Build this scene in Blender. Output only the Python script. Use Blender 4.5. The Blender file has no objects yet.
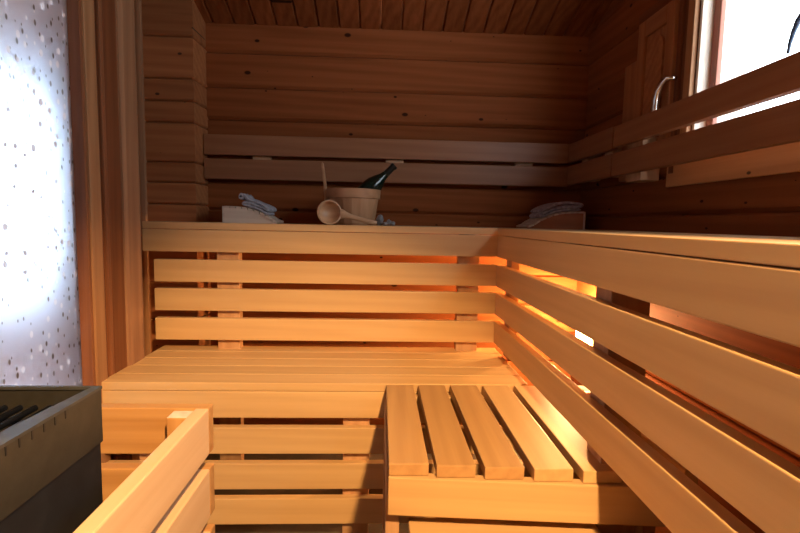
import bpy, bmesh, math, random
from mathutils import Vector, Matrix, Euler
random.seed(7)
S = bpy.context.scene
C = S.collection
PI = math.pi
FLOOR = -1.10          # heights below are measured from the top of the upper bench; everything is lifted at the end

# ------------------------------------------------------------------ materials
def nodes(name):
    m = bpy.data.materials.new(name); m.use_nodes = True
    nt = m.node_tree; nt.nodes.clear()
    return m, nt, nt.nodes.new, nt.links.new

def rgb(c): return (c[0], c[1], c[2], 1)

def wood(name, dark, light, rough=0.5, knots=0.0, grain=1.0, tone=0.16, spec=0.35, board=False, knotcol=(.02, .008, .004), coat=0.0):
    m, nt, N, L = nodes(name)
    out = N('ShaderNodeOutputMaterial'); b = N('ShaderNodeBsdfPrincipled'); L(b.outputs[0], out.inputs[0])
    tc = N('ShaderNodeTexCoord'); oi = N('ShaderNodeObjectInfo')
    off = N('ShaderNodeVectorMath'); off.operation = 'SCALE'; off.inputs[0].default_value = (13.7, 7.1, 5.3)
    addv = N('ShaderNodeVectorMath'); addv.operation = 'ADD'
    if board:      # many boards or logs in one mesh: a random number is stored with each
        at = N('ShaderNodeAttribute'); at.attribute_name = 'board'
        rnd = at.outputs['Fac']
    else:
        rnd = oi.outputs['Random']
    L(rnd, off.inputs['Scale']); L(tc.outputs['Object'], addv.inputs[0]); L(off.outputs[0], addv.inputs[1])
    def noise(scale, vec, detail=3, dist=0.0, sc=1.0):
        mp = N('ShaderNodeMapping'); mp.inputs['Scale'].default_value = scale
        n = N('ShaderNodeTexNoise'); n.inputs['Scale'].default_value = sc
        n.inputs['Detail'].default_value = detail; n.inputs['Distortion'].default_value = dist
        L(vec, mp.inputs[0]); L(mp.outputs[0], n.inputs['Vector']); return n.outputs[0]
    vec = addv.outputs[0]
    fine = noise((2.2, 95, 95), vec, 4, 0.3)
    broad = noise((.7, 16, 11), vec, 3, 1.2)
    # growth rings: bands across the grain bent by a slow noise
    mp = N('ShaderNodeMapping'); mp.inputs['Scale'].default_value = (.25, 5.5, 5.5)
    wv = N('ShaderNodeTexWave'); wv.wave_type = 'BANDS'; wv.bands_direction = 'DIAGONAL'
    wv.inputs['Scale'].default_value = 2.4; wv.inputs['Distortion'].default_value = 5.0
    wv.inputs['Detail'].default_value = 2.0; wv.inputs['Detail Scale'].default_value = 1.2
    L(vec, mp.inputs[0]); L(mp.outputs[0], wv.inputs['Vector'])
    def math_(op, a, bb):
        n = N('ShaderNodeMath'); n.operation = op
        for i, x in enumerate((a, bb)):
            if isinstance(x, (int, float)): n.inputs[i].default_value = x
            else: L(x, n.inputs[i])
        return n.outputs[0]
    f = math_('ADD', math_('MULTIPLY', fine, .45 * grain), math_('MULTIPLY', broad, .75))
    f = math_('ADD', f, math_('MULTIPLY', wv.outputs['Fac'], .22 * grain))
    cr = N('ShaderNodeValToRGB'); e = cr.color_ramp.elements
    e[0].position = .42; e[0].color = rgb(dark); e[1].position = .92; e[1].color = rgb(light)
    L(f, cr.inputs[0]); col = cr.outputs[0]
    if knots:
        mk = N('ShaderNodeMapping'); mk.inputs['Scale'].default_value = (5.0, 8.5, 1)
        vo = N('ShaderNodeTexVoronoi'); vo.voronoi_dimensions = '2D'; vo.inputs['Scale'].default_value = 1.0; vo.inputs['Randomness'].default_value = 1.0
        sw = N('ShaderNodeCombineXYZ'); sp = N('ShaderNodeSeparateXYZ')
        L(vec, sp.inputs[0]); L(sp.outputs[0], sw.inputs[0]); L(sp.outputs[2], sw.inputs[1])
        L(sw.outputs[0], mk.inputs[0]); L(mk.outputs[0], vo.inputs['Vector'])
        sr = N('ShaderNodeSeparateColor'); L(vo.outputs['Color'], sr.inputs[0])
        thr = math_('MULTIPLY', math_('POWER', sr.outputs[0], 2.0), .105 * knots)
        kk = N('ShaderNodeMapRange'); kk.interpolation_type = 'SMOOTHSTEP'
        L(vo.outputs['Distance'], kk.inputs[0])
        L(math_('MULTIPLY', thr, .55), kk.inputs[1]); L(thr, kk.inputs[2])
        kk.inputs[3].default_value = .92; kk.inputs[4].default_value = 0
        mx = N('ShaderNodeMix'); mx.data_type = 'RGBA'
        L(kk.outputs[0], mx.inputs[0]); L(col, mx.inputs[6]); mx.inputs[7].default_value = rgb(knotcol); col = mx.outputs[2]
    hs = N('ShaderNodeHueSaturation')
    wn = N('ShaderNodeTexWhiteNoise'); wn.noise_dimensions = '1D'; L(rnd, wn.inputs['W'])
    vr = N('ShaderNodeMapRange'); L(wn.outputs['Value'], vr.inputs[0]); vr.inputs[3].default_value = 1 - tone; vr.inputs[4].default_value = 1 + tone
    L(vr.outputs[0], hs.inputs['Value']); L(col, hs.inputs['Color'])
    L(hs.outputs[0], b.inputs['Base Color'])
    b.inputs['Roughness'].default_value = rough; b.inputs['Specular IOR Level'].default_value = spec
    bp = N('ShaderNodeBump'); bp.inputs['Strength'].default_value = .12; bp.inputs['Distance'].default_value = .003
    L(f, bp.inputs['Height']); L(bp.outputs[0], b.inputs['Normal'])
    if coat: b.inputs['Coat Weight'].default_value = coat
    return m

def plain(name, col, rough=.5, metal=0.0, noise_amt=.25, nscale=30, spec=.5, bump=.0, emit=None, trans=0.0, ior=1.45):
    m, nt, N, L = nodes(name)
    out = N('ShaderNodeOutputMaterial'); b = N('ShaderNodeBsdfPrincipled'); L(b.outputs[0], out.inputs[0])
    tc = N('ShaderNodeTexCoord'); n = N('ShaderNodeTexNoise'); n.inputs['Scale'].default_value = nscale; n.inputs['Detail'].default_value = 5
    L(tc.outputs['Object'], n.inputs['Vector'])
    cr = N('ShaderNodeValToRGB'); e = cr.color_ramp.elements
    e[0].position = .3; e[1].position = .75
    e[0].color = rgb([c * (1 - noise_amt) for c in col]); e[1].color = rgb([min(1, c * (1 + noise_amt)) for c in col])
    L(n.outputs[0], cr.inputs[0]); L(cr.outputs[0], b.inputs['Base Color'])
    b.inputs['Roughness'].default_value = rough; b.inputs['Metallic'].default_value = metal
    b.inputs['Specular IOR Level'].default_value = spec
    b.inputs['Transmission Weight'].default_value = trans; b.inputs['IOR'].default_value = ior
    if bump:
        bp = N('ShaderNodeBump'); bp.inputs['Strength'].default_value = bump; bp.inputs['Distance'].default_value = .004
        L(n.outputs[0], bp.inputs['Height']); L(bp.outputs[0], b.inputs['Normal'])
    if emit:
        b.inputs['Emission Color'].default_value = rgb(emit[0]); b.inputs['Emission Strength'].default_value = emit[1]
    return m

M = {}
M['bench'] = wood('bench_alder', (.55, .335, .15), (.67, .435, .205), rough=.42, tone=.07, spec=.4, grain=.6)
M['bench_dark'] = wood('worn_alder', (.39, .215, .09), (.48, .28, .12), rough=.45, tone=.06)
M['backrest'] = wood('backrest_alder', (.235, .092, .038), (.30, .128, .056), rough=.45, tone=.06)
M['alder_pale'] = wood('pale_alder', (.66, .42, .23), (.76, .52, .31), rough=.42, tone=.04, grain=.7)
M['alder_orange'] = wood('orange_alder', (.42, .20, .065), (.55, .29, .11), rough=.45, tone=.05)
M['lit_log'] = wood('bounce_lit_log', (.40, .165, .06), (.52, .24, .095), rough=.5, knots=.5, tone=.04)  # log under the window with bounced daylight put into its colour
M['log_plain'] = wood('dark_pine_board', (.15, .045, .014), (.24, .075, .025), rough=.55, tone=.05, spec=.1)
M['stud'] = wood('stud_pine', (.42, .22, .11), (.55, .32, .17), rough=.6, tone=.10)
M['log'] = wood('aged_pine_log', (.185, .053, .016), (.26, .080, .026), rough=.55, knots=1.0, tone=.18, board=True, spec=.03)
M['logend'] = wood('corner_pine_log', (.27, .09, .03), (.40, .155, .056), rough=.55, knots=.8, tone=.12, board=True)
M['ceil'] = wood('ceiling_pine_board', (.15, .042, .012), (.24, .072, .023), rough=.55, knots=.8, tone=.16, board=True, spec=.03)
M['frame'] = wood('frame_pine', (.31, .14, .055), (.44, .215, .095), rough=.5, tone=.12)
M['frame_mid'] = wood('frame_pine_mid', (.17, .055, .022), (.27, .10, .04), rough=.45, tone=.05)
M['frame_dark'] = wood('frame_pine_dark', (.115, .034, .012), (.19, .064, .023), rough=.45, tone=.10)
M['post'] = wood('post_pine', (.25, .115, .055), (.35, .175, .085), rough=.5, tone=.05)
M['cabinet'] = wood('cabinet_pine', (.26, .088, .030), (.40, .155, .058), rough=.45, tone=.08)
M['sash'] = wood('sash_red_brown', (.25, .08, .05), (.36, .13, .08), rough=.5, tone=.05)
M['pale'] = wood('pale_birch', (.58, .44, .33), (.74, .60, .47), rough=.5, tone=.08)
M['redwood'] = wood('red_wood', (.34, .12, .052), (.45, .18, .08), rough=.5, tone=.06)
M['birch'] = wood('ladle_birch', (.40, .22, .115), (.52, .32, .18), rough=.4, tone=.04)
M['bucketw'] = wood('bucket_pine', (.34, .17, .08), (.45, .25, .13), rough=.5, tone=.05)
M['white'] = wood('sunlit_pale_jamb', (.74, .64, .52), (.82, .73, .62), rough=.5, tone=.03)  # pale tone puts the sunlight on jamb and sill into the colour
M['steel'] = plain('stove_steel', (.04, .036, .029), .55, .4, .14, 45, bump=.08)
M['steel_rim'] = plain('stove_rim_steel', (.06, .06, .056), .6, .35, .25, 35)
M['steel_dark'] = plain('stove_lower_steel', (.018, .021, .028), .45, .4, .25, 18)
M['black'] = plain('black_iron', (.012, .013, .016), .45, .4, .3, 25)
M['chrome'] = plain('chrome', (.75, .74, .72), .15, 1.0, .05, 10)
M['blue_metal'] = plain('dark_blue_metal', (.03, .05, .09), .4, .3, .1, 10)
M['cloth'] = plain('blue_grey_cloth', (.36, .35, .38), .9, 0, .35, 60, spec=.15, bump=.4)
M['cloth_dim'] = plain('grey_cloth', (.40, .35, .37), .9, 0, .4, 60, spec=.15, bump=.4)
M['cloth_light'] = plain('pale_grey_cloth', (.50, .48, .50), .9, 0, .3, 60, spec=.15, bump=.4)
M['green_glass'] = plain('green_glass', (.004, .013, .008), .2, 0, .2, 20, spec=.6)
M['foil'] = plain('bottle_foil', (.006, .008, .007), .35, 0, .2, 20)
M['crystal'] = plain('grey_glass', (.24, .23, .23), .3, 0, .3, 45, trans=.2)
M['tile'] = plain('floor_tile', (.10, .08, .065), .6, 0, .25, 8)
M['wash_wall'] = plain('washroom_wall', (.60, .46, .40), .7, 0, .12, 3)
M['wash_floor'] = plain('washroom_floor', (.66, .50, .45), .5, 0, .15, 6)
M['lampglass'] = plain('lamp_diffuser', (1, .8, .5), .4, 0, .0, 5, emit=((1, .60, .22), 70))

def frosted():
    m, nt, N, L = nodes('frosted_leaf_glass')
    out = N('ShaderNodeOutputMaterial')
    tc = N('ShaderNodeTexCoord')
    def leaves(scale, seed, thr, keep):
        mp = N('ShaderNodeMapping'); mp.inputs['Scale'].default_value = scale; mp.inputs['Location'].default_value = (seed, seed * 1.7, 0)
        mp.inputs['Rotation'].default_value = (0.12, 0, 0)
        sp = N('ShaderNodeSeparateXYZ'); cb = N('ShaderNodeCombineXYZ')
        L(tc.outputs['Object'], mp.inputs[0]); L(mp.outputs[0], sp.inputs[0]); L(sp.outputs[1], cb.inputs[0]); L(sp.outputs[2], cb.inputs[1])
        v = N('ShaderNodeTexVoronoi'); v.voronoi_dimensions = '2D'; v.inputs['Scale'].default_value = 1; v.inputs['Randomness'].default_value = 1
        L(cb.outputs[0], v.inputs['Vector'])
        sc = N('ShaderNodeSeparateColor'); L(v.outputs['Color'], sc.inputs[0])
        a = N('ShaderNodeMath'); a.operation = 'LESS_THAN'; L(sc.outputs[0], a.inputs[0]); a.inputs[1].default_value = keep
        sz = N('ShaderNodeMath'); sz.operation = 'MULTIPLY'; L(sc.outputs[1], sz.inputs[0]); sz.inputs[1].default_value = thr
        s2 = N('ShaderNodeMath'); s2.operation = 'ADD'; L(sz.outputs[0], s2.inputs[0]); s2.inputs[1].default_value = thr * .6
        d = N('ShaderNodeMath'); d.operation = 'SUBTRACT'; L(v.outputs['Distance'], d.inputs[0]); L(s2.outputs[0], d.inputs[1])
        mr = N('ShaderNodeMapRange'); L(d.outputs[0], mr.inputs[0]); mr.inputs[1].default_value = -.06; mr.inputs[2].default_value = .03
        mr.inputs[3].default_value = 1; mr.inputs[4].default_value = 0
        mu = N('ShaderNodeMath'); mu.operation = 'MULTIPLY'; L(mr.outputs[0], mu.inputs[0]); L(a.outputs[0], mu.inputs[1])
        return mu.outputs[0]
    dk = leaves((1, 44, 23), 3.3, .125, .6)
    lt = leaves((1, 33, 22), 9.1, .15, .36)
    mx = N('ShaderNodeMix'); mx.data_type = 'RGBA'; L(dk, mx.inputs[0])
    mx.inputs[6].default_value = (.80, .84, .90, 1); mx.inputs[7].default_value = (.32, .30, .27, 1)
    rf = N('ShaderNodeBsdfRefraction'); rf.inputs['IOR'].default_value = 1.35; rf.inputs['Roughness'].default_value = .45
    L(mx.outputs[2], rf.inputs['Color'])
    tl = N('ShaderNodeBsdfTranslucent'); L(mx.outputs[2], tl.inputs['Color'])
    m1 = N('ShaderNodeMixShader'); m1.inputs[0].default_value = .16; L(rf.outputs[0], m1.inputs[1]); L(tl.outputs[0], m1.inputs[2])
    cl = N('ShaderNodeBsdfTranslucent'); cl.inputs['Color'].default_value = (1, 1, 1, 1)
    m2 = N('ShaderNodeMixShader'); L(lt, m2.inputs[0]); L(m1.outputs[0], m2.inputs[1]); L(cl.outputs[0], m2.inputs[2])
    gl = N('ShaderNodeBsdfGlossy'); gl.inputs['Roughness'].default_value = .18; gl.inputs['Color'].default_value = (.9, .9, .9, 1)
    m3 = N('ShaderNodeMixShader'); m3.inputs[0].default_value = .05; L(m2.outputs[0], m3.inputs[1]); L(gl.outputs[0], m3.inputs[2])
    L(m3.outputs[0], out.inputs[0])
    return m
M['frost'] = frosted()

def clearglass():
    m, nt, N, L = nodes('window_glass')
    out = N('ShaderNodeOutputMaterial'); t = N('ShaderNodeBsdfTransparent'); g = N('ShaderNodeBsdfGlossy')
    t.inputs[0].default_value = (.97, .98, .98, 1); g.inputs['Roughness'].default_value = .02
    mx = N('ShaderNodeMixShader'); mx.inputs[0].default_value = .05; L(t.outputs[0], mx.inputs[1]); L(g.outputs[0], mx.inputs[2])
    L(mx.outputs[0], out.inputs[0]); return m
M['glass'] = clearglass()

# ------------------------------------------------------------------ helpers
def link(name, me, mat, parent=None, loc=(0, 0, 0), rot=(0, 0, 0)):
    o = bpy.data.objects.new(name, me); C.objects.link(o)
    if mat is not None and not me.materials: me.materials.append(mat)
    if parent: o.parent = parent
    o.location = loc; o.rotation_euler = rot
    return o

def thing(name, label, cat, loc=(0, 0, 0), group=None):
    o = bpy.data.objects.new(name, None); C.objects.link(o); o.location = loc
    o.empty_display_size = .05
    return tag(o, label, cat, group)

def tag(o, label, cat, group=None):
    o['label'] = label; o['category'] = cat
    if group: o['group'] = group
    return o

def struct(o, label=None):
    o['kind'] = 'structure'
    if label: o['label'] = label
    return o

def boxmesh(name, L, W, T, bev):
    bm = bmesh.new(); bmesh.ops.create_cube(bm, size=1)
    for v in bm.verts: v.co = Vector((v.co.x * L, v.co.y * W, v.co.z * T))
    if bev:
        bev = min(bev, L * .3, W * .3, T * .3)
        bmesh.ops.bevel(bm, geom=list(bm.edges), offset=bev, segments=2, profile=.6, affect='EDGES')
    me = bpy.data.meshes.new(name); bm.to_mesh(me); bm.free()
    return me

def box(name, mat, parent, x, y, z, grain=None, bev=.003):
    """a board between the given x, y and z pairs; its grain runs along the longest side unless said"""
    d = [abs(x[1] - x[0]), abs(y[1] - y[0]), abs(z[1] - z[0])]
    c = Vector(((x[0] + x[1]) / 2, (y[0] + y[1]) / 2, (z[0] + z[1]) / 2))
    if grain is None: grain = 'xyz'[d.index(max(d))]
    if grain == 'x': dims, rot = d, (0, 0, 0)
    elif grain == 'y': dims, rot = [d[1], d[0], d[2]], (0, 0, PI / 2)
    else: dims, rot = [d[2], d[1], d[0]], (0, PI / 2, 0)
    if parent: c = c - parent_loc(parent)
    return link(name, boxmesh(name, *dims, bev), M[mat], parent, c, rot)

def parent_loc(p):
    v = Vector((0, 0, 0))
    while p: v += p.location; p = p.parent
    return v

def smooth(o, ang=None):
    for p in o.data.polygons: p.use_smooth = True
    if ang is not None:
        try: o.data.set_sharp_from_angle(angle=ang)
        except Exception: pass
    return o

def lathe_bm(prof, n=32, bm=None, mat4=None):
    bm = bm or bmesh.new(); rings = []
    for r, z in prof:
        if r < 1e-6: rings.append([bm.verts.new((0, 0, z))])
        else: rings.append([bm.verts.new((r * math.cos(2 * PI * k / n), r * math.sin(2 * PI * k / n), z)) for k in range(n)])
    for a, b in zip(rings, rings[1:]):
        for k in range(n):
            k2 = (k + 1) % n
            if len(a) == 1 and len(b) == 1: continue
            if len(a) == 1: bm.faces.new((a[0], b[k], b[k2]))
            elif len(b) == 1: bm.faces.new((a[k], b[0], a[k2]))
            else: bm.faces.new((a[k], b[k], b[k2], a[k2]))
    bmesh.ops.recalc_face_normals(bm, faces=bm.faces)
    return bm

def mesh_of(name, bm):
    me = bpy.data.meshes.new(name); bm.to_mesh(me); bm.free(); return me

def tube_bm(pts, rads, n=10, bm=None, closed_ends=True, flat=1.0):
    bm = bm or bmesh.new(); rings = []
    pts = [Vector(p) for p in pts]
    for i, p in enumerate(pts):
        t = (pts[min(i + 1, len(pts) - 1)] - pts[max(i - 1, 0)]).normalized()
        ref = Vector((0, 1, 0)) if abs(t.y) < .9 else Vector((1, 0, 0))
        u = t.cross(ref).normalized(); v = t.cross(u)
        r = rads[i] if isinstance(rads, (list, tuple)) else rads
        rings.append([bm.verts.new(p + u * (r * math.cos(2 * PI * k / n)) + v * (r * flat * math.sin(2 * PI * k / n))) for k in range(n)])
    for a, b in zip(rings, rings[1:]):
        for k in range(n): bm.faces.new((a[k], b[k], b[(k + 1) % n], a[(k + 1) % n]))
    if closed_ends:
        bm.faces.new(rings[0]); bm.faces.new(list(reversed(rings[-1])))
    bmesh.ops.recalc_face_normals(bm, faces=bm.faces)
    return bm

def prism_bm(poly, y0, y1, bm=None):
    """a polygon in x-z pushed along y"""
    bm = bm or bmesh.new()
    a = [bm.verts.new((x, y0, z)) for x, z in poly]; b = [bm.verts.new((x, y1, z)) for x, z in poly]
    bm.faces.new(a); bm.faces.new(list(reversed(b)))
    n = len(poly)
    for k in range(n): bm.faces.new((a[k], b[k], b[(k + 1) % n], a[(k + 1) % n]))
    bmesh.ops.recalc_face_normals(bm, faces=bm.faces)
    return bm

def logs_mesh(name, spans, depth=.14, ch=.013):
    """stacked logs. spans: (x0, x1, z0, z1) along local x; room face at local y = 0, body behind it in +y"""
    bm = bmesh.new(); lay = bm.faces.layers.float.new('board')
    rnd = {}
    for x0, x1, z0, z1 in spans:
        key = round(z0, 2)
        if key not in rnd: rnd[key] = (random.random(), 0 if key == -.09 else random.choice((0, .002, .009, .011)))
        t, dy = rnd[key]
        cc = min(ch, (z1 - z0) * .3)
        zz = [(dy + ch * 1.1, z0), (dy, z0 + cc), (dy, z1 - cc * .6), (dy + ch * .9, z1), (depth, z1), (depth, z0)]
        a = [bm.verts.new((x0, y, z)) for y, z in zz]; b = [bm.verts.new((x1, y, z)) for y, z in zz]
        fs = [bm.faces.new(a), bm.faces.new(list(reversed(b)))]
        n = len(zz)
        for k in range(n): fs.append(bm.faces.new((a[k], b[k], b[(k + 1) % n], a[(k + 1) % n])))
        for f in fs: f[lay] = t
    bmesh.ops.recalc_face_normals(bm, faces=bm.faces)
    return mesh_of(name, bm)

SEAMS = [FLOOR, -.99, -.84, -.69, -.54, -.39, -.24, -.09, .06, .195, .345, .495, .645, .805, .945, 1.09, 1.24, 1.39, 1.54, 1.69]

# ------------------------------------------------------------------ the room
XL, XR, YB, YF = -.905, 1.0, 2.38, -.9
def ceil_z(y): return .935 + .375 * (YB - y) if y > .6 else .935 + .375 * (YB - .6) - .375 * (.6 - y)

# back wall
sp = [(-1.3, 1.2, a, b) for a, b in zip(SEAMS, SEAMS[1:]) if b < 1.1]
w = struct(link('wall_back', logs_mesh('wall_back', sp), M['log'], None, (0, YB, 0)), 'log wall of dark aged pine behind the benches')
# right wall: local x runs along -y of the room (so the room face looks to -x)
WY0, WY1, WZ0, WZ1 = .15, 1.537, .235, 1.02
sp = []
for a, b in zip(SEAMS, SEAMS[1:]):
    y0, y1 = YF, YB + .14
    # gable: cut the log where the roof comes down
    if b > ceil_z(YB):
        y1 = min(y1, YB - (a - .935) / .375 + .14)
        y0 = max(y0, .6 - (ceil_z(.6) - a) / .375 - .14)
    if y1 - y0 < .1: continue
    parts = [(y0, y1)]
    if b > WZ0 + .02 and a < WZ1 - .02:
        parts = [(y0, WY0), (WY1, y1)]
    for p, q in parts:
        if a < WZ0 < b and len(parts) == 2: pass
        sp.append((-q, -p, a, b))
# the logs cut by the window's lower and upper edge keep their rest
sp.append((-WY1, -WY0, .195, WZ0)); sp.append((-WY1, -WY0, WZ1, 1.09))
struct(link('wall_right', logs_mesh('wall_right', sp), M['log'], None, (XR, 0, 0), (0, 0, -PI / 2)), 'log wall of dark aged pine with the bright window')
# left wall: solid logs towards the camera side, recessed logs behind the bench
sp = [(YF, -.35, a, b) for a, b in zip(SEAMS, SEAMS[1:])]
struct(link('wall_left', logs_mesh('wall_left', sp), M['log'], None, (XL, 0, 0), (0, 0, PI / 2)), 'log wall beside the frosted glass')
sp = [(1.84, YB + .1, a, b) for a, b in zip(SEAMS, SEAMS[1:])]
struct(link('wall_left_rear', logs_mesh('wall_left_rear', sp), M['log'], None, (-1.13, 0, 0), (0, 0, PI / 2)))
# the log corner standing out of the back wall
cs = [FLOOR, -.99, -.82, -.64, -.46, -.28, -.10, .078, .176, .268, .445, .540, .638, .818, 1.0]
bm = bmesh.new(); lay = bm.faces.layers.float.new('board')
for a, b in zip(cs, cs[1:]):
    t = random.random(); g = .005
    x0, x1, y0, y1 = -1.14, -.841, 2.238, 2.40
    c1 = .006
    ring = [(x0, y0), (x1 - c1, y0), (x1 - .006, y0 + c1), (x1, y1), (x0, y1)]
    def inset(k): return [(x + (k if x < -1 else -k), y + (k if y < 2.3 else 0)) for x, y in ring]
    levels = [(a, inset(.014)), (a + .004, inset(.005)), (a + .010, ring), (b - .008, ring), (b - .002, inset(.005)), (b, inset(.013))]
    rs = [[bm.verts.new((x, y, z)) for x, y in r] for z, r in levels]
    fs = [bm.faces.new(rs[0]), bm.faces.new(rs[-1])]
    for p, q in zip(rs, rs[1:]):
        for k in range(5): fs.append(bm.faces.new((p[k], p[(k + 1) % 5], q[(k + 1) % 5], q[k])))
    for f in fs: f[lay] = t
bmesh.ops.recalc_face_normals(bm, faces=bm.faces)
struct(link('wall_corner', mesh_of('wall_corner', bm), M['logend']), 'log corner standing out of the back wall at left')
box_o = struct(box('trim_1', 'post', None, (-1.125, -1.066), (2.222, 2.30), (FLOOR, 1.0), bev=.012))
# front wall behind the camera
sp = [(-1.2, 1.2, a, b) for a, b in zip(SEAMS, SEAMS[1:])]
struct(link('wall_front', logs_mesh('wall_front', sp), M['log'], None, (0, YF, 0), (0, 0, PI)))
# floor
struct(box('floor', 'tile', None, (-1.25, 1.15), (YF - .1, YB + .1), (FLOOR - .05, FLOOR), bev=0))
# ceiling: tongue and groove boards running down the slope, one mesh
bm = bmesh.new(); lay = bm.faces.layers.float.new('board')
random.seed(21)
slope = math.atan(.375); Ls = (YB + .16 - .6) / math.cos(slope)
x = -1.3
while x < 1.2:
    t = random.random(); wd = .098
    for sgn in (1, -1):
        prof = [(x, .010), (x + .006, 0), (x + wd - .006, 0), (x + wd, .010), (x + wd, .03), (x, .03)]
        yend = (YB + .16) if sgn == 1 else (YF - .16)
        pts = []
        for yy in (.6, yend):
            z0 = ceil_z(.6) + (-.375 if sgn == 1 else .375) * (yy - .6)
            pts.append([bm.verts.new((px, yy, z0 + pz)) for px, pz in prof])
        a, b = pts; fs = [bm.faces.new(a), bm.faces.new(list(reversed(b)))]
        for k in range(6): fs.append(bm.faces.new((a[k], b[k], b[(k + 1) % 6], a[(k + 1) % 6])))
        for f in fs: f[lay] = t
    x += wd + .001
bmesh.ops.recalc_face_normals(bm, faces=bm.faces)
# turn so that the grain (local x) runs along the boards
bm.transform(Matrix.Rotation(-PI / 2, 4, 'Z'))
struct(link('ceiling', mesh_of('ceiling', bm), M['ceil'], None, (0, 0, 0), (0, 0, PI / 2)), 'sloping board ceiling of dark pine')

# ---- left: frosted glass in its frame, and the room behind it
GY0, GY1, GZ0, GZ1 = -.25, 1.513, FLOOR + .04, .98
wl = thing('window_2', 'frosted glass panel with scattered leaf pattern in a pine frame', 'window', (XL, GY1, FLOOR))
del wl['category']; struct(wl)
pane = box('pane', 'frost', wl, (-.945, -.938), (GY0, GY1 + .01), (GZ0, GZ1), grain='x', bev=0)
pane.rotation_euler = (0, 0, 0)
pane.data = boxmesh('pane', .007, GY1 + .01 - GY0, GZ1 - GZ0, 0); pane.data.materials.append(M['frost'])
box('frame', 'frame_mid', wl, (-.945, -.9035), (GY1, GY1 + .013), (FLOOR, 1.25))
box('frame', 'frame', wl, (-.945, -.900), (-.35, GY0), (FLOOR, 1.5))
box('frame', 'frame', wl, (-.945, -.9035), (GY0, GY1), (GZ1, 1.28), grain='y')
box('frame', 'frame', wl, (-.945, -.9035), (GY0, GY1), (FLOOR, GZ0), grain='y')
# casing boards between the glass and the bench
def trim(n, mat, x, y, z=(FLOOR, 1.22), bev=.004): return struct(box('trim_%d' % n, mat, None, x, y, z, grain='z', bev=bev))
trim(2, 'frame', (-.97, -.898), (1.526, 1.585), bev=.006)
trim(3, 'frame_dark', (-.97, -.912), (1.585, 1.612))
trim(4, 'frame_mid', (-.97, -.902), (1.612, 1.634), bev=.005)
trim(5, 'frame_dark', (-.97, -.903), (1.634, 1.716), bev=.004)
trim(6, 'post', (-1.13, -.895), (1.716, 1.84), bev=.022)
# washroom beyond the frosted glass, daylight through its own window
wr = []
struct(box('floor_washroom', 'wash_floor', None, (-3.3, -.97), (-.4, 3.3), (FLOOR - .05, FLOOR), bev=0))
struct(box('ceiling_washroom', 'frame', None, (-3.3, -.97), (-.4, 3.3), (1.35, 1.4), bev=0))
def wwall(name, x, y, z): return struct(box(name, 'wash_wall', None, x, y, z, bev=0))
WX0, WX1, WWZ0, WWZ1 = -2.95, -1.36, -.42, .78
wwall('wall_washroom_rear', (-3.3, WX0), (3.25, 3.3), (FLOOR, 1.35))
wwall('wall_washroom_rear', (WX1, -.97), (3.25, 3.3), (FLOOR, 1.35))
wwall('wall_washroom_rear', (WX0, WX1), (3.25, 3.3), (FLOOR, WWZ0))
wwall('wall_washroom_rear', (WX0, WX1), (3.25, 3.3), (WWZ1, 1.35))
wwall('wall_washroom_left', (-3.35, -3.3), (-.4, 3.3), (FLOOR, 1.35))
wwall('wall_washroom_front', (-3.3, -.97), (-.45, -.4), (FLOOR, 1.35))
wwall('wall_washroom_right', (-1.2, -1.15), (2.55, 3.25), (FLOOR, 1.35))

# ---- right window
win = thing('window_1', 'bright daylight window in the right log wall', 'window', (XR, WY1, WZ0)); del win['category']; struct(win)
box('jamb', 'white', win, (1.0, 1.15), (WY1 - .012, WY1), (WZ0, WZ1), grain='z', bev=.002)
box('jamb', 'white', win, (1.0, 1.15), (WY0, WY0 + .012), (WZ0, WZ1), grain='z', bev=.002)
box('window_sill', 'white', win, (1.0, 1.15), (WY0, WY1), (WZ0 - .005, WZ0 + .018), grain='y')
box('head', 'stud', win, (1.0, 1.15), (WY0, WY1), (WZ1 - .02, WZ1), grain='y')
box('sash', 'sash', win, (1.036, 1.052), (WY1 - .045, WY1 - .012), (WZ0 + .018, WZ1 - .02), grain='z')
box('sash', 'sash', win, (1.036, 1.052), (WY0 + .012, WY0 + .075), (WZ0 + .018, WZ1 - .02), grain='z')
box('sash', 'sash', win, (1.036, 1.052), (WY0 + .075, WY1 - .040), (WZ0 + .018, WZ0 + .07), grain='y')
box('sash', 'sash', win, (1.036, 1.052), (WY0 + .075, WY1 - .040), (WZ1 - .08, WZ1 - .02), grain='y')
p = box('pane', 'glass', win, (1.0415, 1.0465), (WY0 + .07, WY1 - .035), (WZ0 + .06, WZ1 - .07), bev=0)
struct(box('trim_9', 'lit_log', None, (.988, 1.0), (.10, 1.64), (.155, .234), grain='y'))  # added board, its orange stands for window light bounced onto the log
# curved dark blue stay on the window
pts = [(1.03, 1.2195, .463), (1.03, 1.216, .488), (1.03, 1.208, .513), (1.03, 1.196, .536), (1.03, 1.178, .553), (1.03, 1.150, .560), (1.03, 1.12, .555)]
bm = tube_bm(pts, [.0035, .0045, .006, .0075, .0085, .0085, .007], 8)
bm.transform(Matrix.Translation(-Vector((XR, WY1, WZ0))))
h = smooth(link('handle', mesh_of('handle', bm), M['blue_metal'], win)); h['label'] = 'curved dark blue window stay'
# casing of the window
struct(box('trim_7', 'frame', None, (.984, 1.0), (1.540, 1.575), (.24, 1.10), grain='z'))
struct(box('trim_8', 'frame_dark', None, (.990, 1.0), (1.575, 1.60), (.24, 1.10), grain='z'))

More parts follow.
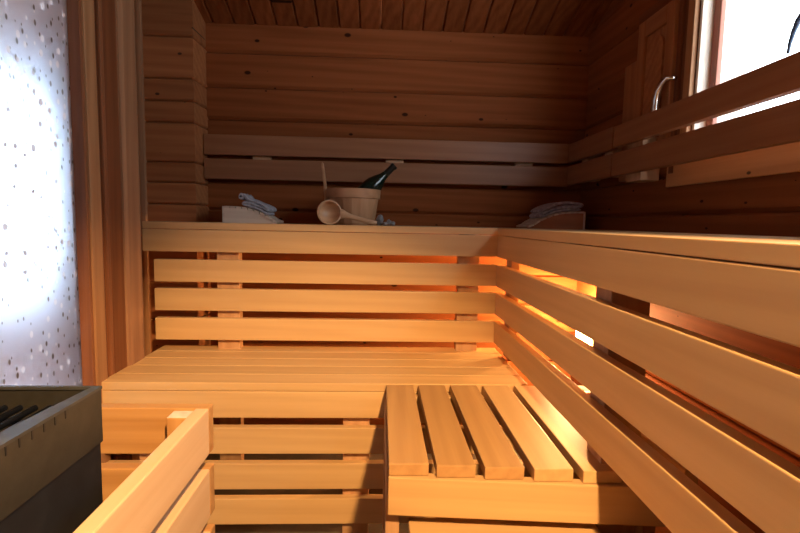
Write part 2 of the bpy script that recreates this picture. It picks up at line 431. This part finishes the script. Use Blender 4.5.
# ---- small wooden cabinet in the right wall
cab = thing('wall_cabinet', 'small wooden wall cabinet with panelled door between back corner and window', 'cabinet', (XR, 1.73, .2))
box('frame', 'cabinet', cab, (.975, 1.0), (1.862, 1.95), (.20, .655), grain='z')
box('frame', 'log_plain', cab, (.990, 1.0), (1.862, 1.89), (.655, .80), grain='z')
box('frame', 'frame_dark', cab, (.984, 1.0), (1.602, 1.625), (.20, .80), grain='z')
box('frame', 'log_plain', cab, (.988, 1.0), (1.602, 1.89), (.79, .83), grain='y')
dr = box('door', 'cabinet', cab, (.982, .998), (1.628, 1.857), (.26, .782), grain='z')
for y in ((1.628, 1.675), (1.808, 1.857)): box('stile', 'cabinet', dr, (.972, .984), y, (.26, .782), grain='z')
for z in ((.26, .32), (.72, .782)): box('rail', 'cabinet', dr, (.972, .984), (1.675, 1.808), z, grain='y')
# raised field with an ogee top
poly = [(1.69, .335), (1.795, .335), (1.795, .66)] + [(1.7425 + .0525 * math.cos(a), .66 + .04 * math.sin(a)) for a in [PI * k / 10 for k in range(1, 10)]] + [(1.69, .66)]
bm = prism_bm([(y, z) for y, z in poly], -.006, .006)
bm.transform(Matrix.Translation((0, 0, -0)) @ Matrix.Rotation(PI / 2, 4, 'Z'))
o = link('panel', mesh_of('panel', bm), M['cabinet'], cab)
o.location = Vector((.980, 0, 0)) - cab.location
# every child of the door sits in the door's own turned frame: put them right
bpy.context.view_layer.update()
def world_parent(o, par):
    bpy.context.view_layer.update(); mw = o.matrix_world.copy(); o.parent = par; bpy.context.view_layer.update()
    o.matrix_world = mw
for ch in list(dr.children):
    # built relative to the door's centre but the door is turned: undo
    loc = ch.location.copy(); rot = ch.rotation_euler.copy()
    ch.matrix_parent_inverse = dr.matrix_basis.to_3x3().to_4x4().inverted()
world_parent(o, dr)
# chrome pull
pts = [(.978, 1.612, .505), (.950, 1.618, .507), (.938, 1.63, .508), (.935, 1.66, .505), (.936, 1.70, .470), (.938, 1.712, .44), (.94, 1.715, .38)]
bm = tube_bm([(.976, 1.600, .512), (.962, 1.602, .514), (.953, 1.612, .514), (.949, 1.635, .507), (.948, 1.655, .485), (.948, 1.666, .455), (.950, 1.670, .42), (.960, 1.671, .405), (.976, 1.671, .402)], [.007, .007, .009, .0115, .013, .0135, .013, .010, .008], 12, flat=.9)
bm.transform(Matrix.Translation(-cab.location))
hd = smooth(link('handle', mesh_of('handle', bm), M['chrome'], cab)); hd['label'] = 'curved chrome pull handle'
world_parent(hd, dr)

# ------------------------------------------------------------------ upper benches
T = .028
YU, XU = 1.937, .479
LV = [(-.118, -.0295), (-.2395, -.1495), (-.3565, -.2665), (-.477, -.387)]
ub = thing('upper_bench', 'long upper sauna bench along the back wall, its slatted front facing the camera', 'bench', (-.2, YU, FLOOR))
yy = YU
for k in range(4):
    box('seat_board', 'bench', ub, (-.945 if k < 2 else -.838, 0.9995), (yy, yy + .1095 if k < 3 else 2.3795), (-.0275, 0), bev=.002); yy += .111
box('fascia', 'bench', ub, (-.947, XU + T), (YU, YU + T), LV[0])
for z in LV[1:]: box('slat', 'bench', ub, (-.905, XU + T), (YU, YU + T), z)
for xa in (-.665, .325):
    box('post', 'stud', ub, (xa, xa + .09), (YU + T, YU + T + .045), (FLOOR, -.029))
box('post', 'stud', ub, (-.755, -.725), (2.30, 2.345), (FLOOR, -.029))
box('post', 'stud', ub, (-.80, -.70), (2.20, 2.236), (FLOOR, -.029)) if False else None
ur = thing('upper_bench', 'long upper sauna bench along the right wall under the window, slatted front', 'bench', (XU, .9, FLOOR))
xx = XU
for k in range(5):
    box('seat_board', 'bench', ur, (xx, xx + .1028 if k < 4 else 0.9995), (YF + .01, YU - .001), (-.0275, 0), bev=.002); xx += .1042
box('fascia', 'bench', ur, (XU, XU + T), (YF + .01, YU - .001), LV[0], grain='y')
for z in LV[1:]: box('slat', 'bench', ur, (XU, XU + T), (YF + .01, YU - .001), z, grain='y')
for ya in (1.015, 1.815, .1):
    box('post', 'stud', ur, (XU + T, XU + T + (.09 if ya < 1.5 else .032)), (ya, ya + .075), (FLOOR if ya < .9 else -.515 if ya > 1.5 else FLOOR, -.029))

box('brace', 'stud', ur, (XU + T + .09, XU + T + .118), (.86, 1.09), (-.505, -.452), grain='y')
# ------------------------------------------------------------------ lower bench
lb = thing('lower_bench', 'lower sauna bench in the back with slatted seat and horizontal front boards', 'bench', (-.2, 1.5455, FLOOR))
YLb, ZS = 1.5455, -.52
yy = YLb
for k in range(5):
    box('seat_board', 'bench', lb, (-.905, .505), (yy, yy + .0915), (ZS - T, ZS), bev=.003); yy += .0955
zz = ZS - T - .001
for k in range(4):
    box('front_board', 'bench', lb, (-.90, .97), (YLb, YLb + T), (zz - .0905, zz)); zz -= .1245
for xa in (-.117, -.80, .70):
    box('post', 'stud', lb, (xa, xa + .09), (YLb + T, YLb + T + .045), (FLOOR, ZS - T))

# ------------------------------------------------------------------ stool and footstep
st = thing('bench_stool', 'low slatted wooden stool pushed against the lower bench corner', 'stool', (.33, 1.26, FLOOR))
xs = [(.027, .1165), (.133, .2205), (.2395, .328), (.3475, .435), (.454, .541), (.560, .640)]
FR = lambda x: 1.020 - .080 * (x - .027)       # the stool's front edge runs a little askew
for i, x in enumerate(xs):
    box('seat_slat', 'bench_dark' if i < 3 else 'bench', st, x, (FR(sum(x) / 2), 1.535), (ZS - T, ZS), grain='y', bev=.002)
fr = box('front_rail', 'bench', st, (.026, .640), (FR(.333) - .009, FR(.333) - .009 + T), (-.638, ZS - T - .001))
fr.rotation_euler.z = -math.atan(.080)
box('rear_rail', 'bench', st, (.026, .640), (1.500, 1.528), (-.638, ZS - T - .001))
box('side_rail', 'stud', st, (.022, .050), (1.042, 1.50), (-.638, ZS - T - .001), grain='y')
box('side_rail', 'stud', st, (.612, .640), (1.0, 1.50), (-.638, ZS - T - .001), grain='y')
for x, y0 in (((.0215, .054), 1.043), ((.606, .636), 1.0)):
    for y in ((y0, y0 + .048), (1.45, 1.498)):
        box('leg', 'stud', st, x, y, (FLOOR, -.60))
fs = thing('footstep', 'low wide wooden footstep tucked under the slatted stool', 'step', (.34, .9, FLOOR))
for k in range(4):
    ya = .60 + k * .112
    box('tread_board', 'bench', fs, (.075, .503), (ya, ya + .1095), (-.694, -.666), grain='x', bev=.002)
for x in ((.077, .105), (.473, .501)): box('side_panel', 'bench', fs, x, (.60, 1.045), (FLOOR, -.694), grain='y')

# ------------------------------------------------------------------ stove and its guard rail
sv = thing('sauna_stove', 'dark steel box stove with open top at bottom left', 'stove', (-.69, .5, FLOOR))
SX0, SX1, SY0, SY1, STZ = -.86, -.50, .12, .858, -.290
th = .006
def shell(name, mat, x0, x1, y0, y1, z0, z1, t, bottom):
    """an open-topped box with walls t thick and its bottom at the given height"""
    bm = bmesh.new()
    def ring(a, b, c, d, z): return [bm.verts.new((a, c, z)), bm.verts.new((b, c, z)), bm.verts.new((b, d, z)), bm.verts.new((a, d, z))]
    r = [ring(x0, x1, y0, y1, z0), ring(x0, x1, y0, y1, z1), ring(x0 + t, x1 - t, y0 + t, y1 - t, z1), ring(x0 + t, x1 - t, y0 + t, y1 - t, bottom)]
    for a, b in zip(r, r[1:]):
        for k in range(4): bm.faces.new((a[k], a[(k + 1) % 4], b[(k + 1) % 4], b[k]))
    bm.faces.new(r[0]); bm.faces.new(r[3])
    bmesh.ops.recalc_face_normals(bm, faces=bm.faces)
    bm.transform(Matrix.Translation(-sv.location))
    return link(name, mesh_of(name, bm), M[mat], sv)
shell('upper_casing', 'steel', SX0, SX1, SY0, SY1, -.392, STZ, .004, -.385)
shell('lower_casing', 'steel_dark', SX0 + .004, SX1 - .003, SY0 + .004, SY1 - .003, FLOOR, -.3925, .01, -.42)
# flat rim round the opening, a little wider at the right
bm = bmesh.new()
o_ = [(SX0 - .002, SY0 - .002), (SX1 + .0015, SY0 - .002), (SX1 + .0015, SY1 + .0015), (SX0 - .002, SY1 + .0015)]
i_ = [(SX0 + .012, SY0 + .02), (SX1 - .040, SY0 + .02), (SX1 - .012, SY1 - .010), (SX0 + .012, SY1 - .010)]
i_[1] = (SX1 - .075, SY0 + .02); i_[2] = (SX1 - .014, SY1 - .006)
vs = []
for z in (STZ - .004, STZ + .001):
    vs.append([bm.verts.new((x, y, z)) for x, y in o_] + [bm.verts.new((x, y, z)) for x, y in i_])
for k in range(4):
    k2 = (k + 1) % 4
    bm.faces.new((vs[1][k], vs[1][k2], vs[1][4 + k2], vs[1][4 + k])); bm.faces.new((vs[0][k], vs[0][4 + k], vs[0][4 + k2], vs[0][k2]))
    bm.faces.new((vs[0][k], vs[0][k2], vs[1][k2], vs[1][k])); bm.faces.new((vs[0][4 + k], vs[1][4 + k], vs[1][4 + k2], vs[0][4 + k2]))
bmesh.ops.recalc_face_normals(bm, faces=bm.faces); bm.transform(Matrix.Translation(-sv.location))
link('rim', mesh_of('rim', bm), M['steel_rim'], sv)
for k in range(13):
    y = .76 - k * .0245
    box('vent_slot', 'black', sv, (SX1 - .001, SX1 + .0006), (y - .0015, y + .0015), (STZ - .018, STZ - .004), grain='z', bev=0)
# bars of the grate low in the opening
for k in range(12):
    x = SX0 + .035 + k * .0255
    bm = tube_bm([(x - sv.location.x, SY0 + .012 - sv.location.y, -.318 - sv.location.z), (x - sv.location.x, SY1 - .03 - sv.location.y, -.318 - sv.location.z)], .0055, 8)
    smooth(link('grate_bar', mesh_of('grate_bar', bm), M['black'], sv))

gd = thing('stove_guard', 'light wooden guard rail of horizontal boards around the steel stove', 'railing', (-.6, .9, FLOOR))
GX = -.36
gz = [(-.489, -.387), (-.631, -.522), (-.765, -.664), (-.90, -.797)]
for i, z in enumerate(gz):
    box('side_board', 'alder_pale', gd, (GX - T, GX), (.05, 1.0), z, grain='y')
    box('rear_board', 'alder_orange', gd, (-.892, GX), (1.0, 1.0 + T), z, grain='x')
cp = box('corner_post', 'alder_orange', gd, (GX - T - .045, GX - T), (.962, 1.0), (FLOOR, -.392), grain='z')
cp.data.materials.append(M['pale'])
for p in cp.data.polygons:
    if abs(p.normal.x) > .9: p.material_index = 1      # end grain, made pale for the lamp light on the top
box('corner_post', 'bench', gd, (GX - T - .045, GX - T), (.08, .125), (FLOOR, -.395), grain='z')

# ------------------------------------------------------------------ backrests
YR, XB = 2.325, .91
br = thing('backrest', 'two-slat wooden backrest fixed along the back log wall', 'backrest', (0, YR, .2))
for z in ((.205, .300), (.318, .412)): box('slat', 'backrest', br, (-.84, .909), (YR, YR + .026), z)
for xa in (-.619, .02, .656): box('spacer', 'stud', br, (xa, xa + .086), (YR + .026, YB + .002), (.215, .405), grain='z')
b2 = thing('backrest', 'short two-slat backrest piece on the right wall in the back corner', 'backrest', (XB, 2.1, .2))
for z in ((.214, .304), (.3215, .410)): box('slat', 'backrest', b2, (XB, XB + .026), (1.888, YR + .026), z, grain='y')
for ya in (1.933, 2.165): box('spacer', 'stud', b2, (XB + .026, XR), (ya, ya + .07), (.222, .405), grain='z')
b3 = thing('backrest', 'long two-slat backrest on the right wall passing in front of the bright window', 'backrest', (XB - .006, 1.2, .2))
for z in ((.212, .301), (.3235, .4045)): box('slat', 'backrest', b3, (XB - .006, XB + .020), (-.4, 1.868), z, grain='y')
for ya in (1.70, .02): box('spacer', 'stud', b3, (XB + .020, XR), (ya, ya + .105), (.184, .395), grain='z')

# ------------------------------------------------------------------ lamp under the bench
lp = thing('bench_lamp', 'glowing lamp glimpsed through the slats under the right bench', 'lamp', (.97, 2.18, -.5))
box('housing', 'stud', lp, (.968, .999), (2.06, 2.27), (-.60, -.36), grain='z')
o = box('diffuser', 'lampglass', lp, (.935, .968), (2.085, 2.20), (-.56, -.42), grain='z', bev=.01); o['label'] = 'glowing warm diffuser'

# ------------------------------------------------------------------ things on the upper bench
# bucket
bk = thing('wooden_bucket', 'round wooden sauna bucket on the back bench holding a dark bottle', 'bucket', (-.123, 2.15, 0))
bm = bmesh.new()
prof = [(0, .0), (.092, 0), (.0955, .01), (.112, .112), (.116, .150), (.1155, .155), (.105, .155), (.102, .11), (.086, .014), (0, .014)]
n = 36; rings = []
for r, z in prof:
    if r == 0: rings.append([bm.verts.new((0, 0, z))])
    else: rings.append([bm.verts.new((r * (1 - (.012 if k % 2 == 0 else 0)) * math.cos(2 * PI * k / n), r * (1 - (.012 if k % 2 == 0 else 0)) * math.sin(2 * PI * k / n), z)) for k in range(n)])
for a, b in zip(rings, rings[1:]):
    for k in range(n):
        k2 = (k + 1) % n
        if len(a) == 1: bm.faces.new((a[0], b[k2], b[k]))
        elif len(b) == 1: bm.faces.new((a[k], a[k2], b[0]))
        else: bm.faces.new((a[k], a[k2], b[k2], b[k]))
bmesh.ops.recalc_face_normals(bm, faces=bm.faces)
bm.transform(Matrix.Rotation(PI / 2, 4, 'Y'))
o = link('body', mesh_of('body', bm), M['bucketw'], bk, (0, 0, 0), (0, -PI / 2, 0))
bm = lathe_bm([(.1145, .116), (.1185, .117), (.1215, .1555), (.1165, .1565)], 48); smooth(link('hoop', mesh_of('hoop', bm), M['bucketw'], bk), .6)
poly = [(-.111, .10), (-.127, .10), (-.132, .17), (-.143, .27), (-.134, .272), (-.122, .19)]
bm = prism_bm(poly, -.014, .014); bmesh.ops.bevel(bm, geom=list(bm.edges), offset=.003, segments=2, affect='EDGES')
link('handle', mesh_of('handle', bm), M['bucketw'], bk)
# bottle leaning in the bucket
d = Vector((.205, .0, .200)).normalized(); top = Vector((.058, 2.16, .268)); base = top - d * .268
bt = thing('bottle', 'dark green glass bottle lying neck up in the wooden bucket', 'bottle', base)
prof = [(0, .004), (.012, .0), (.040, .002), (.0425, .012), (.0425, .125), (.040, .145), (.030, .172), (.019, .195), (.0150, .215), (.0145, .222)]
neck = [(.0148, .200), (.0158, .204), (.0152, .225), (.0145, .255), (.0165, .257), (.0165, .268), (.0, .269)]
R_ = Vector((0, 0, 1)).rotation_difference(d).to_matrix().to_4x4()
bm = lathe_bm(prof, 28); bm.transform(R_); smooth(link('body', mesh_of('body', bm), M['green_glass'], bt), 1.0)
bm = lathe_bm(neck, 20); bm.transform(R_); smooth(link('neck', mesh_of('neck', bm), M['foil'], bt), .8)
# ladle
ld = thing('wooden_ladle', 'pale wooden ladle on the bench edge before the bucket, bowl facing out', 'ladle', (-.211, 2.0, 0))
bm = bmesh.new()
prof = []
R0 = .051
for k in range(9):
    a = PI / 2 * k / 8; prof.append((R0 * math.sin(a), -R0 * .85 * math.cos(a)))
prof += [(R0 - .001, .004), (R0 - .006, .0045)]
for k in range(9):
    a = PI / 2 * (1 - k / 8); prof.append(((R0 - .007) * math.sin(a), -(R0 * .85 - .008) * math.cos(a)))
prof[-1] = (0, prof[-1][1]); prof[0] = (0, prof[0][1])
bm = lathe_bm(prof, 36)
# bowl opens to -y, slightly to the right and up
bm.transform(Matrix.Translation((0, -.02, .0515)) @ Euler((math.radians(82), 0, math.radians(14)), 'XYZ').to_matrix().to_4x4())
smooth(link('bowl', mesh_of('bowl', bm), M['birch'], ld), .9)
bm = tube_bm([(.0465, -.006, .045), (.053, -.008, .045), (.064, -.009, .042), (.085, -.008, .036), (.12, -.004, .027), (.16, 0, .018), (.188, .002, .012), (.194, .002, .011)],
             [.021, .0195, .0145, .0105, .0095, .010, .0095, .006], 14, flat=.55)
smooth(link('handle', mesh_of('handle', bm), M['birch'], ld), .9)
# little lumps of grey glass beside the bucket
GL = [(-.004, 2.06, .017, .046, 'tallest grey glassy pebble, right beside the bucket'), (.018, 2.045, .012, .018, 'small grey glassy pebble second from the bucket'),
      (.035, 2.055, .012, .026, 'grey glassy pebble third from the bucket'), (.052, 2.05, .011, .020, 'rightmost small grey glassy pebble beside the bucket')]
for x, y, r, hh, lab in GL:
    bm = bmesh.new(); bmesh.ops.create_icosphere(bm, subdivisions=2, radius=1)
    for v in bm.verts:
        k = 1 + random.uniform(-.13, .13); v.co = Vector((v.co.x * r * k, v.co.y * r * k, (v.co.z * k) * hh / 2))
    zmin = min(v.co.z for v in bm.verts)
    for v in bm.verts: v.co.z -= zmin
    tag(link('glass_pebble', mesh_of('glass_pebble', bm), M['crystal'], None, (x, y, 0)), lab, 'pebble', 'grey glassy pebbles beside the bucket')

# headrests: curved side panels with thin slats over them
def headrest(name, label, x0, x1, y0, y1, hgt, matside, flip):
    t = thing(name, label, 'headrest', ((x0 + x1) / 2, (y0 + y1) / 2, 0), 'sauna headrests on the upper benches')
    Lx = x1 - x0; sg = -1 if flip else 1; cx = (x0 + x1) / 2
    def top(u): return hgt * (1 - .06 * u - .94 * max(0, (u - .18) / .82) ** 2.3) if u > .0 else hgt
    us = [k / 16 for k in range(17)]
    for ya in (y0, y1 - .018):
        poly = [(sg * (-Lx / 2), 0)] + [(sg * (-Lx / 2 + Lx * u), max(.004, top(u) - .007)) for u in us] + [(sg * Lx / 2, 0)]
        bm = prism_bm(poly, ya - t.location.y, ya + .018 - t.location.y)
        link('side_panel', mesh_of('side_panel', bm), M[matside], t)
    ns = 9
    for k in range(ns):
        u0, u1 = k / ns + .008, (k + 1) / ns - .012
        pa = (sg * (-Lx / 2 + Lx * u0), max(.004, top(u0) - .007)); pb = (sg * (-Lx / 2 + Lx * u1), max(.004, top(u1) - .007))
        up = Vector((-(pb[1] - pa[1]), pb[0] - pa[0])).normalized() * .008
        if up.y < 0: up = -up
        poly = [pa, pb, (pb[0] + up.x, pb[1] + up.y), (pa[0] + up.x, pa[1] + up.y)]
        bm = prism_bm(poly, y0 - .004 - t.location.y, y1 + .004 - t.location.y)
        link('top_slat', mesh_of('top_slat', bm), M['pale'], t)
    xe = sg * (-Lx / 2 - .0045)
    bm = prism_bm([(xe - .0045, 0), (xe + .0045, 0), (xe + .0045, hgt), (xe - .0045, hgt)], y0 - t.location.y, y1 - t.location.y)
    link('end_board', mesh_of('end_board', bm), M['pale'], t)
    return t
headrest('headrest', 'pale curved wooden headrest at the left end of the back bench', -.675, -.452, 2.10, 2.25, .071, 'pale', False)
headrest('headrest', 'reddish curved wooden headrest in the right back corner of the bench', .655, .902, 2.10, 2.29, .079, 'redwood', True)

def cloth(name, label, path, y0, y1, thick, mat, seed, hems):
    """a folded towel: a thick line in x-z carried along y with slow waviness"""
    rnd = random.Random(seed); ny = 12
    pts = [Vector((x, z)) for x, z in path]
    nrm = []
    for i in range(len(pts)):
        t = (pts[min(i + 1, len(pts) - 1)] - pts[max(i - 1, 0)]).normalized(); nrm.append(Vector((-t.y, t.x)))
    cx = sum(p.x for p in pts) / len(pts); zmin = min(p.y for p in pts); cy = (y0 + y1) / 2
    bm = bmesh.new(); grid = []
    ph = [rnd.uniform(0, 6) for _ in range(4)]
    prof = [p + n_ * thick / 2 for p, n_ in zip(pts, nrm)] + [p - n_ * thick / 2 for p, n_ in reversed(list(zip(pts, nrm)))]
    for j in range(ny + 1):
        v = j / ny; y = y0 + (y1 - y0) * v; row = []
        for i, p in enumerate(prof):
            wob = .0035 * math.sin(ph[0] + 9 * v + .5 * i) + .002 * math.sin(ph[1] + 17 * v + .9 * i)
            row.append(bm.verts.new((p.x - cx + wob, y - cy, p.y + abs(wob) * .6)))
        grid.append(row)
    n = len(prof)
    for a, b in zip(grid, grid[1:]):
        for k in range(n): bm.faces.new((a[k], a[(k + 1) % n], b[(k + 1) % n], b[k]))
    # end caps as strips between the two sides of the cloth
    m_ = len(pts)
    for row in (grid[0], grid[-1]):
        for i in range(m_ - 1): bm.faces.new((row[i], row[i + 1], row[n - 2 - i], row[n - 1 - i]))
    bmesh.ops.recalc_face_normals(bm, faces=bm.faces)
    o = smooth(link(name, mesh_of(name, bm), M[mat], None, (cx, cy, 0)))
    sm = o.modifiers.new('soft', 'SUBSURF'); sm.levels = 1; sm.render_levels = 1
    return tag(o, label, 'towel', 'folded towels on the headrests')
def headtop(u, hgt): return hgt * (1 - .06 * u - .94 * max(0, (u - .18) / .82) ** 2.3) + .002
def folded(xl, xr, top, th, n=3, seed=0):
    """centre line of a towel folded n times on a curved top, starting from its upper layer's left end"""
    pts = []
    for L_ in range(n):
        off = th * (n - 1 - L_) * 1.02 + th / 2
        xs_ = [xl + (xr - xl) * k / 10 for k in range(11)]
        if L_ % 2: xs_ = xs_[::-1]
        pts += [(x, top(x) + off) for x in xs_]
        if L_ < n - 1:
            xe = xs_[-1]; sg = 1 if L_ % 2 == 0 else -1
            pts.append((xe + sg * th * .55, top(xe) + off - th * .5))
    return pts
th_ = .0128
topL = lambda x: headtop((x + .675) / .223, .071) + .001
roll = []
for k in range(13):
    a = math.radians(-30 + 38 * k); r = .0055 + .00072 * k
    roll.append((-.604 + r * math.cos(a), .1145 + r * math.sin(a)))
path = roll + folded(-.590, -.490, topL, th_)[1:]
cloth('towel', 'blue grey rolled towel lying on the pale left headrest', path, 2.098, 2.235, th_ * .94, 'cloth', 3, None)
topR = lambda x: headtop((.902 - x) / .247, .079)
path = folded(.712, .893, topR, .0125)
path = [(x, z + (.006 * math.sin((x - .712) / .181 * PI) if i < 12 else 0)) for i, (x, z) in enumerate(path)]
cloth('towel', 'grey folded towel lying on the reddish right headrest', path, 2.098, 2.27, .0118, 'cloth_dim', 8, None)

# ------------------------------------------------------------------ light
def light(name, kind, loc, energy, col, **kw):
    l = bpy.data.lights.new(name, kind); l.energy = energy; l.color = col
    for k, v in kw.items(): setattr(l, k, v)
    o = bpy.data.objects.new(name, l); C.objects.link(o); o.location = loc; return o
def aim(o, target): o.rotation_euler = (Vector(target) - o.location).to_track_quat('-Z', 'Y').to_euler()
WARM = (1, .56, .22)
s = light('ceiling_downlight', 'SPOT', (.385, -.5, 1.05), 440, (1, .60, .25), spot_size=math.radians(58), spot_blend=.56, shadow_soft_size=.05)
aim(s, (-.24, 1.15, -1.0))
light('bench_lamp_glow', 'POINT', (.90, 2.13, -.40), 42, WARM, shadow_soft_size=.03)
# sky through the windows
W = bpy.data.worlds.new('sky'); S.world = W; W.use_nodes = True
bg = W.node_tree.nodes['Background']; bg.inputs[0].default_value = (.80, .90, 1.0, 1); bg.inputs[1].default_value = 9.0
a = light('sky_portal_window', 'AREA', (1.2, (WY0 + WY1) / 2, (WZ0 + WZ1) / 2), 1, (1, 1, 1), shape='RECTANGLE', size=WZ1 - WZ0, size_y=WY1 - WY0)
a.rotation_euler = (0, PI / 2, 0); a.data.cycles.is_portal = True
a = light('sky_portal_washroom', 'AREA', ((WX0 + WX1) / 2, 3.33, (WWZ0 + WWZ1) / 2), 1, (1, 1, 1), shape='RECTANGLE', size=WX1 - WX0, size_y=WWZ1 - WWZ0)
aim(a, ((WX0 + WX1) / 2, 0, (WWZ0 + WWZ1) / 2)); a.data.cycles.is_portal = True

a = light('added_daylight_washroom', 'AREA', ((WX0 + WX1) / 2, 3.6, (WWZ0 + WWZ1) / 2 + .1), 210, (.56, .76, 1.0), shape='RECTANGLE', size=2.1, size_y=1.7)  # extra area lamp added outside the washroom to brighten the frosted glass
aim(a, ((WX0 + WX1) / 2 + .2, 0, -.3))

# ------------------------------------------------------------------ camera
f, pitch, yaw, roll, zc = 476.6924, .0922561, .0420780, .0198019, .0158179
fw = Vector((math.sin(yaw) * math.cos(pitch), math.cos(yaw) * math.cos(pitch), -math.sin(pitch)))
rt = Vector((math.cos(yaw), -math.sin(yaw), 0)); up = rt.cross(fw)
r2 = rt * math.cos(roll) + up * math.sin(roll); u2 = -rt * math.sin(roll) + up * math.cos(roll)
cd = bpy.data.cameras.new('camera'); cam = bpy.data.objects.new('camera', cd); C.objects.link(cam)
cd.sensor_fit = 'HORIZONTAL'; cd.sensor_width = 36; cd.lens = 36 * f / 800; cd.clip_start = .02
mw = Matrix((r2, u2, -fw)).transposed().to_4x4(); mw.translation = (0, 0, zc)
cam.matrix_world = mw
S.camera = cam
for o in S.objects:
    if o.parent is None: o.location.z -= FLOOR

v = S.view_settings; S.display_settings.display_device = 'sRGB'
v.view_transform = 'Standard'; v.look = 'None'; v.gamma = 1; v.use_curve_mapping = False; v.exposure = 0.1
S.cycles.max_bounces = 10; S.cycles.diffuse_bounces = 6; S.cycles.transmission_bounces = 8
S.cycles.sample_clamp_indirect = 6
